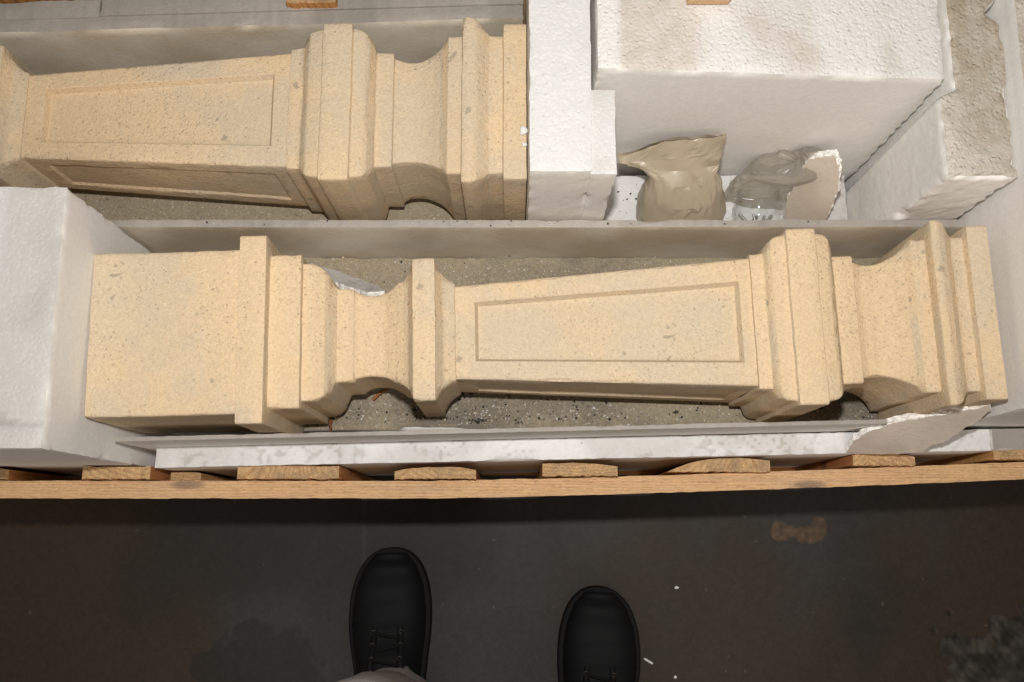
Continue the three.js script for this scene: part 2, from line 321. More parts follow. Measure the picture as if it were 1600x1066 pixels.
// bottom pads the balusters lie on
foamLabel(mesh('foam_pad', foamBox([-0.412, 0.4925], [0.1205, 0.31], [-0.3225, -0.1145], { warp: (q, X, Y, Z) => { if (q[1] > 0) q[1] += 0.0024 * (noise3(X * 14, 3, Z * 14) - 0.6) + 0.002 * (noise3(X * 50, 3, Z * 50) - 0.6); return q; } }), faces(FOAM, TRAY)), 'dusty foam pad covered in grit under the front stone baluster', 'foam pad');
foamLabel(mesh('foam_pad', foamBox([-0.72, 0.0125], [0.1205, 0.286], [-0.553, -0.3345], { ou: 0.2 }), faces(FOAM, TRAY)), 'sandy foam pad under the rear stone baluster', 'foam pad');
foamLabel(mesh('foam_pad', foamBox([0.104, 0.416], [0.1205, 0.286], [-0.436, -0.3345], { ou: 0.31 }), faces(FOAM, FOAM_SPECK)), 'white foam pad with black specks under the plastic bags', 'foam pad');
// big blocks
const groove = (q, X, Y, Z) => { if (q[1] > 0.1) q[1] -= 0.006 * Math.exp(-Math.pow((Z + 0.098 + 0.004 * (noise3(X * 30, 1, 2) - 0.5)) / 0.0035, 2)) - (Z > -0.095 ? 0.002 : 0); if (q[1] > 0.1) q[1] += 0.0012 * Math.sin(X * 190) * step(0.4, 0.7, noise3(X * 20, 2, 2)); return q; };
foamLabel(mesh('foam_block', foamBox([-0.75, -0.4215], [0.1205, 0.557], [-0.3205, -0.0720], { seg: 0.0055, warp: groove, wear: 0.0022 }), faces(FOAM, FOAM_LEFT)), 'big white foam block at the square end of the front baluster', 'foam block');
{
  const t = thing('foam_block', 'white foam post beside the plinth of the rear baluster', 'foam block');
  mesh('post', foamBox([0.0165, 0.079], [0.1205, 0.54], [-0.622, -0.3415], { ou: 0.13, rough: 0.0012 }), faces(FOAM, FOAM_COL), t);
  mesh('ledge', foamBox([0.0765, 0.1020], [0.1235, 0.5375], [-0.4285, -0.3395], { ou: 0.33, wear: 0.0014, rough: 0.001 }), faces(FOAM, FOAM_COL), t);
}
foamLabel(mesh('foam_block', foamBox([0.0845, 0.4300], [0.1205, 0.538], [-0.6215, -0.4420], { seg: 0.006, wear: 0.0026, rough: 0.0004, warp: (q) => { q[2] += q[2] > 0 ? 0.012 * (q[0] / 0.17 - 0.4) * 0.5 : 0; return q; } }), faces(FOAM, FOAM_STREAK)), 'pitted white foam block with beige streaks behind the plastic bags', 'foam block');
foamLabel(mesh('foam_block', foamBox([0.4205, 0.4895], [0.1205, 0.541], [-0.6210, -0.3350], { wear: 0.0038, round: 0.008, rough: 0.002, seg: 0.004, warp: (q, X, Y, Z) => {
  const k = (0.5 - q[0] / 0.069), e = 0.002 * (noise3(X * 150, Y * 150, Z * 150) - 0.5);
  q[0] += clamp(k) * 0.0150 * (1 - step(-0.4255, -0.4205, Z + e)) - clamp(1 - k) * 0.014 * Math.exp(-Math.pow((Z + 0.512 + 2 * e) / 0.010, 2)) * step(-0.05, 0.16, q[1]);
  return q; } }), faces(FOAM, FOAM_BROWN)), 'brown stained foam block with crumbling edge at the back corner', 'foam block');
foamLabel(mesh('foam_block', foamBox([0.4955, 0.74], [0.1205, 0.556], [-0.620, -0.1155], { seg: 0.008, ou: 0.1 }), faces(FOAM, FOAM_BROWN)), 'grey white foam block against the plinth end of the front baluster', 'foam block');
// sheets
const sheet = (label, o) => foamLabel(o, label, 'foam sheet');
sheet('upright foam divider sheet between the two balusters', mesh('foam_sheet', foamBox([-0.6, 0.4935], [0.1205, 0.42], [-0.3330, -0.3238], { seg: 0.006, wear: 0.001, round: 0.003, warp: (q, X) => { q[1] += q[1] > 0 ? 0.003 * (noise3(X * 5, 1, 1) - 0.5) : 0; return q; } }), faces(FOAM_BOUNCE_TAN, FOAM_GRAY)));
const yaw = (k, x0) => (q, X) => { q[2] += k * (X - x0); return q; };
sheet('thick grey dusty foam sheet lining the back of the crate', mesh('foam_sheet', foamBox([-0.74, 0.0135], [0.1205, 0.392], [-0.6020, -0.5772], { wear: 0.0015, warp: (q) => { q[2] += -0.031 * q[0] + 0.0005; return q; } }), faces(FOAM_BOUNCE_TAN, FOAM_GRAY)));
sheet('short grey foam strip at the far left back edge', mesh('foam_strip', foamBox([-0.74, -0.482], [0.1205, 0.3945], [-0.6155, -0.5920], { wear: 0.0012, ou: 0.2, warp: yaw(-0.031, -0.36) }), faces(FOAM_GRAY, FOAM_GRAY)));
sheet('long grey foam strip behind the rear lining sheet', mesh('foam_strip', foamBox([-0.4805, 0.0135], [0.1205, 0.3955], [-0.6270, -0.6045], { wear: 0.0012, warp: yaw(-0.031, 0) }), faces(FOAM_GRAY, FOAM_GRAY)));
sheet('thin grey upright foam sheet in front of the front baluster', mesh('foam_sheet', foamBox([-0.4135, 0.392], [0.1205, 0.42], [-0.1085, -0.1035], { seg: 0.006, wear: 0.0008, round: 0.002, warp: (q, X) => { q[2] += -0.0235 * (X - 0.04) + 0.0018; return q; } }), faces(FOAM, FOAM_GRAY)));
sheet('white foam strip along the front boards of the crate', mesh('foam_strip', foamBox([-0.3960, 0.533], [0.1205, 0.35], [-0.1010, -0.0765], { seg: 0.006, wear: 0.0012, round: 0.003, ou: 0.1, warp: (q, X) => { q[2] += -0.0205 * (X - 0.0); return q; } }), faces(FOAM, FOAM_SPECK)));
sheet('grey foam strip under the torn foam piece at the right', mesh('foam_strip', foamBox([0.5345, 0.74], [0.1205, 0.351], [-0.1125, -0.0885], { warp: yaw(-0.02, 0.55) }), faces(FOAM, FOAM_GRAY)));

// ---------------------------------------------------------------- stone balusters
const curve = (pts, n) => new THREE.SplineCurve(pts.map(([a, b]) => new THREE.Vector2(a, b))).getPoints(n).map(p => [p.x, p.y]);
const PROFILE = {
  end_block: [[0, 0.0], [0, 0.083], [0.1500, 0.083]],
  base_moulding: [[0.1500, 0.083], [0.1500, 0.0942], [0.1768, 0.0942], [0.1768, 0.078], [0.2085, 0.078], [0.2085, 0.0702], ...curve([[0.2110, 0.0705], [0.2200, 0.0698], [0.2290, 0.0655], [0.2345, 0.0585], [0.2385, 0.0515]], 14), [0.2405, 0.0492], [0.2570, 0.0488], ...curve([[0.2575, 0.0468], [0.2650, 0.0437], [0.2755, 0.0426], [0.2880, 0.0444], [0.2970, 0.0485], [0.3030, 0.0530]], 14), [0.3090, 0.0545], ...curve([[0.3095, 0.0556], [0.3150, 0.0610], [0.3200, 0.0728]], 6), [0.3425, 0.0728], ...curve([[0.3430, 0.0690], [0.3470, 0.0615], [0.3530, 0.0555], [0.3617, 0.0512]], 8), [0.3617, 0.0480]],
  bulb_moulding: [[0.6562, 0.0662], [0.6562, 0.0702], [0.6720, 0.0706], ...curve([[0.6730, 0.0735], [0.6765, 0.0785], [0.6830, 0.0825], [0.6945, 0.0842]], 10), [0.6952, 0.0889], [0.7266, 0.0891], [0.7275, 0.0848], ...curve([[0.7300, 0.0846], [0.7390, 0.0828], [0.7465, 0.0765], [0.7503, 0.0666]], 12), [0.7515, 0.0662]],
  neck: [[0.7515, 0.0662], [0.7692, 0.0661], [0.7697, 0.0620], ...curve([[0.7720, 0.0608], [0.7837, 0.0582], [0.7977, 0.0590], [0.8129, 0.0645], [0.8224, 0.0708], [0.8280, 0.0770]], 18), [0.8290, 0.0788], [0.8442, 0.0788]],
  plinth: [[0.8442, 0.0788], [0.8455, 0.0930], [0.8500, 0.0940], [0.8560, 0.0934], ...curve([[0.8600, 0.0918], [0.8645, 0.0885], [0.8700, 0.0832], [0.8745, 0.0793]], 8), [0.8889, 0.0790], [0.8892, 0.0883], [0.9140, 0.0885], [0.9140, 0]],
};
function soften(pts, r) {                                             // rounds the arrises of a profile
  const out = [pts[0]];
  for (let i = 1; i < pts.length - 1; i++) {
    const [a, b, c] = [pts[i - 1], pts[i], pts[i + 1]], l1 = Math.hypot(b[0] - a[0], b[1] - a[1]), l2 = Math.hypot(c[0] - b[0], c[1] - b[1]);
    const cs = ((b[0] - a[0]) * (c[0] - b[0]) + (b[1] - a[1]) * (c[1] - b[1])) / (l1 * l2);
    if (cs > 0.85) { out.push(b); continue; }
    const k1 = Math.min(r, l1 * 0.4) / l1, k2 = Math.min(r, l2 * 0.4) / l2;
    const p = [lerp(b[0], a[0], k1), lerp(b[1], a[1], k1)], q = [lerp(b[0], c[0], k2), lerp(b[1], c[1], k2)];
    out.push(p, [0.25 * p[0] + 0.5 * b[0] + 0.25 * q[0], 0.25 * p[1] + 0.5 * b[1] + 0.25 * q[1]], q);
  }
  out.push(pts[pts.length - 1]);
  const fine = [out[0]];
  for (let i = 1; i < out.length; i++) { const [a, b] = [out[i - 1], out[i]], n = Math.max(1, Math.round(Math.hypot(b[0] - a[0], b[1] - a[1]) / 0.007)); for (let k = 1; k <= n; k++) fine.push([lerp(a[0], b[0], k / n), lerp(a[1], b[1], k / n)]); }
  return fine;
}
const RING = (() => {                                                 // rounded square, half width 1 at corner radius c handled per ring
  const side = 22, cor = 3, out = [];
  for (let k = 0; k < 4; k++) { for (let i = 0; i <= side; i++) out.push([k, 0, i / side]); for (let j = 1; j < cor; j++) out.push([k, 1, j / cor]); }
  return out;
})();
function ringPoint([k, kind, t], hw, c) {
  let y, z; const a = hw - c;
  if (kind === 0) { y = hw; z = lerp(-a, a, t); } else { const an = t * Math.PI / 2; y = a + c * Math.cos(an); z = a + c * Math.sin(an); }
  for (let i = 0; i < k; i++) [y, z] = [-z, y];
  return [y, z];
}
function stoneBump3(x, y, z, sd) {                                    // small unevenness of the casting
  return 0.0009 * (noise3(x * 60 + sd, y * 60, z * 60) - 0.5) + 0.0014 * (noise3(x * 14 + sd, y * 14, z * 14) - 0.5);
}
const WARP = [[0, 0], [0.3617, 0.3617], [0.6562, 0.6640], [0.6952, 0.6975], [0.7266, 0.7262], [0.7515, 0.7500], [0.7692, 0.7700], [0.8455, 0.8416], [0.8560, 0.8505], [0.8889, 0.8790], [0.9140, 0.9005]];
const warpS = s => { let i = 1; while (i < WARP.length - 1 && WARP[i][0] < s) i++; const a = WARP[i - 1], b = WARP[i]; return lerp(a[1], b[1], (s - a[0]) / (b[0] - a[0])); };
function loft(prof, sd, stretch) {
  const P = soften(stretch ? prof.map(([s, h]) => [warpS(s), h]) : prof, 0.0015), pos = [], idx = [], n = RING.length;
  for (const [s, hw] of P) for (const r of RING) {
    const c = Math.min(0.0024, hw * 0.5); let [y, z] = ringPoint(r, hw, c);
    const b = stoneBump3(s, y, z, sd), l = Math.max(1e-4, Math.hypot(y, z));
    const chip = r[1] === 1 || r[2] < 0.02 || r[2] > 0.98 ? 0.0022 * step(0.62, 0.95, noise3(s * 90 + sd, y * 40, z * 40)) : 0;
    const m = hw > 0.001 ? 1 + (b - chip) / l : 1;
    pos.push(s + 0.0007 * (noise3(s * 40, y * 70 + sd, z * 70) - 0.5), y * m, z * m);
  }
  for (let i = 0; i < P.length - 1; i++) for (let j = 0; j < n; j++) { const a = i * n + j, b = i * n + (j + 1) % n; idx.push(a, b, a + n, b, b + n, a + n); }
  const g = new THREE.BufferGeometry(); g.setAttribute('position', new THREE.Float32BufferAttribute(pos, 3)); g.setIndex(idx);
  return boxUV(toCreasedNormals(g, 0.7), sd * 0.137, sd * 0.071);
}
const HW0 = 0.0486, HW1 = 0.0662, S0 = 0.3600; let S1 = 0.6570, RM = 0.0185;
const hwAt = s => lerp(HW0, HW1, (s - S0) / (S1 - S0));
function grid(rows, sd) {                                             // rows of points -> smooth strip
  const pos = [], idx = [], n = rows[0].length;
  for (const r of rows) for (const p of r) { const b = stoneBump3(p[0], p[1], p[2], sd) * (1 - step(-0.008, -0.004, Math.abs(p[2]) - hwAt(p[0]))); pos.push(p[0], p[1] + b, p[2]); }
  for (let i = 0; i < rows.length - 1; i++) for (let j = 0; j < n - 1; j++) { const a = i * n + j; idx.push(a, a + n, a + 1, a + 1, a + n, a + n + 1); }
  const g = new THREE.BufferGeometry(); g.setAttribute('position', new THREE.Float32BufferAttribute(pos, 3)); g.setIndex(idx); return g;
}
function shaftFace(sd, D, run) {                                              // one side: [frame geometry, recessed panel geometry], facing +y
  const A = S0 + 0.0215, B = S1 - RM, mg = s => hwAt(s) - lerp(0.0185, 0.0235, (s - S0) / (S1 - S0));
  const rect = (inset, drop) => {                                     // closed loop of the panel outline
    const a = A + inset, b = B - inset, out = [], n = 36, m = 12, f = s => mg(s) - inset, y = s => hwAt(s) - drop;
    for (let i = 0; i < n; i++) { const s = lerp(a, b, i / n); out.push([s, y(s), f(s)]); }
    for (let i = 0; i < m; i++) out.push([b, y(b), lerp(f(b), -f(b), i / m)]);
    for (let i = 0; i < n; i++) { const s = lerp(b, a, i / n); out.push([s, y(s), -f(s)]); }
    for (let i = 0; i < m; i++) out.push([a, y(a), lerp(-f(a), f(a), i / m)]);
    out.push(out[0]); return out;
  };
  const outer = (() => {
    const n = 36, m = 12, c = 0.0028, out = [], h = s => hwAt(s) - c;
    for (let i = 0; i < n; i++) { const s = lerp(S0, S1, i / n); out.push([s, hwAt(s), h(s)]); }
    for (let i = 0; i < m; i++) out.push([S1, hwAt(S1), lerp(h(S1), -h(S1), i / m)]);
    for (let i = 0; i < n; i++) { const s = lerp(S1, S0, i / n); out.push([s, hwAt(s), -h(s)]); }
    for (let i = 0; i < m; i++) out.push([S0, hwAt(S0), lerp(-h(S0), h(S0), i / m)]);
    out.push(out[0]); return out;
  })();
  const rowsMix = (a, b, k) => a.map((p, i) => [0, 1, 2].map(j => lerp(p[j], b[i][j], k)));
  const r0 = rect(-0.0006, 0), r1 = rect(0.0002, 0.0005), r2 = rect(run - 0.0002, D - 0.0004), r3 = rect(run + 0.0006, D);
  const frame = grid([outer, rowsMix(outer, r0, 0.5), r0, r1, rowsMix(r1, r2, 0.5), r2, r3], sd);
  const corner = (() => { const rows = [], c = 0.0028; for (let i = 0; i <= 40; i++) { const s = lerp(S0, S1, i / 40), h = hwAt(s), ch = 0.0025 * step(0.6, 0.95, noise3(s * 80, sd, 3)), row = []; for (let k = 0; k <= 4; k++) { const an = k / 4 * Math.PI / 2; row.push([s, h - c + c * Math.cos(an) - (k > 0 && k < 4 ? ch * 0.5 : 0), h - c + c * Math.sin(an) - (k > 0 && k < 4 ? ch * 0.5 : 0)]); } rows.push(row); } return grid(rows, sd); })();
  const a = A + run + 0.0006, b = B - run - 0.0006, prows = [];
  for (let i = 0; i <= 40; i++) { const s = lerp(a, b, i / 40), f = mg(s) - run - 0.0006, row = []; for (let k = 0; k <= 14; k++) row.push([s, hwAt(s) - D, lerp(f, -f, k / 14)]); prows.push(row); }
  return [mergeGeometries([frame, corner]), grid(prows, sd)];
}
function baluster(label, pos, turn, sd) {
  const t = thing('stone_baluster', label, 'baluster', pos, 'buff cast stone balusters in the crate'); t.rotation.y = turn; 
  for (const k of ['end_block', 'base_moulding', 'bulb_moulding', 'neck', 'plinth']) mesh(k, loft(PROFILE[k], sd, sd === 1), STONE, t);
  S1 = sd === 1 ? 0.6650 : 0.6570; RM = sd === 1 ? 0.0125 : 0.0185;
  const frames = [], panels = [];
  for (let k = 0; k < 4; k++) {
    const [f, p] = k % 2 ? shaftFace(sd + k, 0.0022, 0.0024) : shaftFace(sd + k, 0.0088, 0.0034), R = new THREE.Matrix4().makeRotationX(k * Math.PI / 2);
    frames.push(f.applyMatrix4(R)); panels.push(p.applyMatrix4(R));
  }
  const sh = mesh('shaft', boxUV(toCreasedNormals(mergeGeometries(frames), 0.45), sd * 0.1), STONE, t);
  for (const p of panels) mesh('panel', boxUV(toCreasedNormals(p, 0.7), sd * 0.1), STONE, sh);
  return t;
}
const FRONT = baluster('whole buff stone baluster with square end block lying in front', [-0.4195, 0.4052, -0.1915], 0.0255, 1);
const REAR = baluster('buff stone baluster at the back, its end hidden behind the foam block', [-0.8985, 0.3812, -0.4495], 0.0, 4);


{
  const g = bent(0.17, 0.018, 0.042, 40, () => 0, 9, 0.0008);
  const o = mesh('wood_batten', boxUV(toCreasedNormals(g, 0.6)), RAIL); o.position.set(0.1965, 0.5595, -0.6030); o.rotation.y = Math.PI / 2;
  tag(o, 'short wooden batten lying on the streaked foam block', 'batten');
}

// ---------------------------------------------------------------- torn foam pieces
function tornPiece(name, label, pts, cen, n, ux, uy, thick, mats, seed) {
  const P = []; const R = rng(seed);
  for (let i = 0; i < pts.length; i++) { const a = pts[i], b = pts[(i + 1) % pts.length], k = Math.max(1, Math.round(Math.hypot(b[0] - a[0], b[1] - a[1]) / 0.0035)); for (let j = 0; j < k; j++) P.push([lerp(a[0], b[0], j / k) + (R() - 0.5) * 0.0022, lerp(a[1], b[1], j / k) + (R() - 0.5) * 0.0022]); }
  const sh = new THREE.Shape(P.map(p => new THREE.Vector2(p[0], p[1])));
  const g = new THREE.ExtrudeGeometry(sh, { depth: thick, steps: 4, bevelEnabled: false }); g.translate(0, 0, -thick);
  const q = g.attributes.position;
  for (let i = 0; i < q.count; i++) { const x = q.getX(i), y = q.getY(i), z = q.getZ(i), a = z < -0.0005 && z > -thick + 0.0005 ? 0.0035 : 0.0004; q.setXYZ(i, x + a * (noise3(x * 400, y * 400, z * 400 + seed) - 0.5), y + a * (noise3(x * 400 + 7, y * 400, z * 400) - 0.5), z + 0.0006 * (noise3(x * 120, y * 120, seed) - 0.5)); }
  g.computeVertexNormals();
  const u = boxUV(g, seed * 0.11);
  const o = mesh(name, u, mats); tag(o, label, 'foam piece');
  o.matrixAutoUpdate = true;
  const m = new THREE.Matrix4().makeBasis(new THREE.Vector3(...ux), new THREE.Vector3(...uy), new THREE.Vector3(...n)); o.quaternion.setFromRotationMatrix(m); o.position.set(...cen);
  return o;
}
const FOAM_TAN = fm(foamTex((u, v, x, y) => mix3([0.66, 0.57, 0.48], [0.54, 0.46, 0.38], step(0.3, 0.7, fb(u, v, 6, 4, 95)))), foamBump, 0.0006);
tornPiece('foam_fragment', 'broken tan foam piece with torn white edge leaning over the front strip', [[-0.0669, -0.0563], [-0.0393, -0.0545], [0.01, -0.0399], [0.0132, -0.0269], [0.0259, -0.0142], [0.0323, 0.0061], [0.0388, 0.0191], [0.0471, 0.0455], [0.0424, 0.0531], [0.0347, 0.047], [0.019, 0.0379], [-0.0022, 0.0253], [-0.035, 0.0063], [-0.0547, -0.0146], [-0.0653, -0.0338]],
  [0.4389, 0.4056, -0.1045], [-0.1198, 0.499, 0.8583], [0.9904, 0, 0.1382], [0.069, 0.8666, -0.4942], 0.0085, [FOAM_TAN, FOAM_TORN], 3);
tornPiece('foam_fragment', 'small pale foam sliver wedged behind the neck of the front baluster', [[0.058, -0.0582], [0.0396, -0.0501], [0.0225, -0.0394], [0, -0.016], [-0.026, 0.0114], [-0.0447, 0.0329], [-0.0482, 0.0445], [-0.0313, 0.0491], [-0.0095, 0.0305], [0.0101, 0.0114], [0.0296, -0.016], [0.0480, -0.0570]].reverse(),
  [-0.1885, 0.3605, -0.2816], [0, 0.5291, -0.8486], [-1, 0, 0], [0, 0.8486, 0.5291], 0.0075, [FOAM_SPECK, FOAM_TORN], 5);
tornPiece('foam_fragment', 'upright torn tan foam piece beside the glass jar', [[-0.0053, -0.0748], [0.0426, -0.0705], [0.0287, 0.0019], [0.0149, 0.0369], [0.0022, 0.0487], [-0.0108, 0.038], [-0.0202, 0.0275], [-0.0197, 0.0141], [-0.0166, -0.0109], [-0.0158, -0.0409]],
  [0.3527, 0.355, -0.3998], [-0.4191, 0.3492, 0.8381], [0.8944, 0, 0.4472], [0.1562, 0.937, -0.3123], 0.011, [FOAM_TAN, FOAM_TORN], 7);

// ---------------------------------------------------------------- bags and jar
function surf(nu, nv, f, closeU = true) {
  const pos = [], idx = [], uv = [], w = nu + 1;
  for (let j = 0; j <= nv; j++) for (let i = 0; i <= nu; i++) { pos.push(...f(i / nu, j / nv)); uv.push(i / nu * 0.3, j / nv * 0.15); }
  for (let j = 0; j < nv; j++) for (let i = 0; i < nu; i++) { const a = j * w + i; idx.push(a, a + 1, a + w, a + 1, a + w + 1, a + w); }
  const g = new THREE.BufferGeometry(); g.setAttribute('position', new THREE.Float32BufferAttribute(pos, 3)); g.setAttribute('uv', new THREE.Float32BufferAttribute(uv, 2)); g.setIndex(idx); g.computeVertexNormals(); return g;
}
const table = (rows, t) => { let i = 1; while (i < rows.length - 1 && rows[i][0] < t) i++; const a = rows[i - 1], b = rows[i], k = sm(clamp((t - a[0]) / (b[0] - a[0]))); return a.map((v, j) => lerp(v, b[j], k)); };
const ridge = (x, y, z) => 1 - Math.abs(2 * noise3(x, y, z) - 1);
{
  const bag = thing('plastic_bag', 'beige plastic bag of sand with folded open top beside the foam post', 'bag', [0.205, 0.2865, -0.385]);
  const prof = [[0, 0, 0.002, 0.044, 0.026, 0], [0.08, 0, 0.007, 0.0525, 0.034, 0], [0.26, 0, 0.032, 0.0520, 0.036, -0.003], [0.44, -0.003, 0.062, 0.044, 0.027, -0.012], [0.53, -0.008, 0.080, 0.0380, 0.016, -0.022], [0.60, -0.013, 0.0865, 0.0455, 0.012, -0.0275], [0.67, -0.019, 0.0900, 0.0530, 0.010, -0.032], [0.84, -0.024, 0.105, 0.0580, 0.0065, -0.0400], [1, -0.025, 0.122, 0.0590, 0.0022, -0.0485]];
  const film = new THREE.MeshPhysicalMaterial({ color: new THREE.Color().setRGB(0.40, 0.335, 0.245), roughness: 0.38, clearcoat: 0.25, clearcoatRoughness: 0.25 });
  const shape = (u, v) => {
    const [, cx, y, a, b, cz] = table(prof, v), an = u * Math.PI * 2, c = Math.cos(an), s = Math.sin(an), m = step(0.5, 0.68, v), pw = lerp(0.82, 1, m);
    const x0 = cx + a * Math.sign(c) * Math.pow(Math.abs(c), pw), z0 = cz + b * Math.sign(s) * Math.pow(Math.abs(s), pw);
    const pleat = 0.0011 * Math.sin(c * 15 + y * 60 + 2 * noise3(x0 * 30, y * 30, 1)) * Math.exp(-Math.pow((v - 0.5) / 0.16, 2));
    const diag = ridge((x0 + y * 0.9) * 52, (y - x0) * 16, z0 * 18 + 3);
    const w = 0.0036 * (Math.pow(diag, 1.6) - 0.4) * step(0.02, 0.25, v) + 0.0014 * (ridge(x0 * 130 - y * 80, y * 70 + x0 * 40, z0 * 90) - 0.5) + pleat;
    const droop = (0.16 * x0 - 0.012 * step(0.04, 0.075, -x0)) * m * step(0.6, 1, v);
    return [x0 + w * c * (1 - m), y + w * 0.35 + droop + 0.006 * m * step(0.85, 1, v) * (noise3(x0 * 60, 1, 1) - 0.5), z0 + w * lerp(s, 1, m) - droop * 0.35];
  };
  const crease = (g, sd, am) => { const p = g.attributes.position, at = {}; for (let i = 0; i < p.count; i++) { const x = p.getX(i), y = p.getY(i), z = p.getZ(i); p.setXYZ(i, x + am * (noise3(x * 900, y * 900, z * 900 + sd) - 0.5), y + am * (noise3(x * 900 + 5, y * 900, z * 900) - 0.5), z + am * (noise3(x * 900, y * 900 + 5, z * 900) - 0.5)); } return toCreasedNormals(g, 0.5); };
  const half = (a, b) => crease(surf(44, 17, (u, v) => shape(u, lerp(a, b, v))), 3, 0.0020);
  mesh('bag_body', half(0, 0.54), film, bag);
  mesh('bag_mouth', half(0.54, 1), film, bag);
}
{
  const jar = thing('glass_jar', 'small clear glass jar lying under the crumpled clear bag', 'jar', [0.297, 0.3195, -0.3685]);
  const prof = [[0.0005, 0.0006], [0.029, 0.0006], [0.0315, 0.003], [0.032, 0.008], [0.032, 0.044], [0.030, 0.051], [0.026, 0.055], [0.026, 0.066], [0.0238, 0.066], [0.0238, 0.055], [0.0282, 0.049], [0.0297, 0.043], [0.0297, 0.008], [0.028, 0.0045], [0.0005, 0.004]].map(p => new THREE.Vector2(...p));
  mesh('glass', new THREE.LatheGeometry(prof, 48).translate(0, -0.033, 0).rotateX(-Math.PI / 2), new THREE.MeshPhysicalMaterial({ color: new THREE.Color().setRGB(0.985, 0.99, 0.99), transmission: 1, thickness: 0, ior: 1.5, roughness: 0.03 }), jar);
  const metal = new THREE.MeshStandardMaterial({ color: new THREE.Color().setRGB(0.6, 0.6, 0.58), metalness: 1, roughness: 0.3 }), R = rng(4);
  for (let k = 0; k < 5; k++) { const b = mesh('screw', mergeGeometries([new THREE.CylinderGeometry(0.0022, 0.0016, 0.026, 8), new THREE.CylinderGeometry(0.0048, 0.0035, 0.003, 12).translate(0, 0.0135, 0)]), metal, jar); b.position.set(0.006 * (k - 2), -0.021 + 0.004 * R(), 0.010 * (R() - 0.5)); b.rotation.set(Math.PI / 2 + (R() - 0.5) * 0.4, 0, (R() - 0.5) * 1.6); }
  const bag = thing('plastic_bag', 'crumpled clear plastic bag draped over the glass jar', 'bag', [0.312, 0.288, -0.395]);
  const g = toCreasedNormals(surf(40, 22, (u, v) => {
    const an = u * Math.PI * 2, c = Math.cos(an), s = Math.sin(an), h = v, rr = Math.sqrt(Math.max(0, 1 - Math.pow(h, 2.6)));
    let x = (0.050 * c + 0.002) * rr + 0.022 * h, z = (0.034 * s) * rr - 0.022 * h - 0.008, y = 0.0015 + 0.080 * h + 0.014 * c * h;
    if (s > 0) z -= 0.020 * step(0, 0.8, s) * (1 - step(0.5, 0.85, h));
    const w = 0.0085 * (Math.pow(ridge((x + y) * 34, (y - x) * 16, z * 24), 1.5) - 0.45) + 0.0036 * (ridge(x * 90 - y * 60, y * 70, z * 80 + 4) - 0.5);
    const j = 0.0036; return [x + w * c * 0.7 + j * (noise3(x * 900, y * 900, z * 900) - 0.5), Math.max(0.001, y + w * 0.7 * h + j * (noise3(x * 900 + 5, y * 900, z * 900) - 0.5)), z + w * s * 0.6];
  }), 0.3);
  mesh('film', g, new THREE.MeshPhysicalMaterial({ color: new THREE.Color().setRGB(0.62, 0.58, 0.51), transmission: 0.66, thickness: 0, roughness: 0.24, side: THREE.DoubleSide }), bag);
}

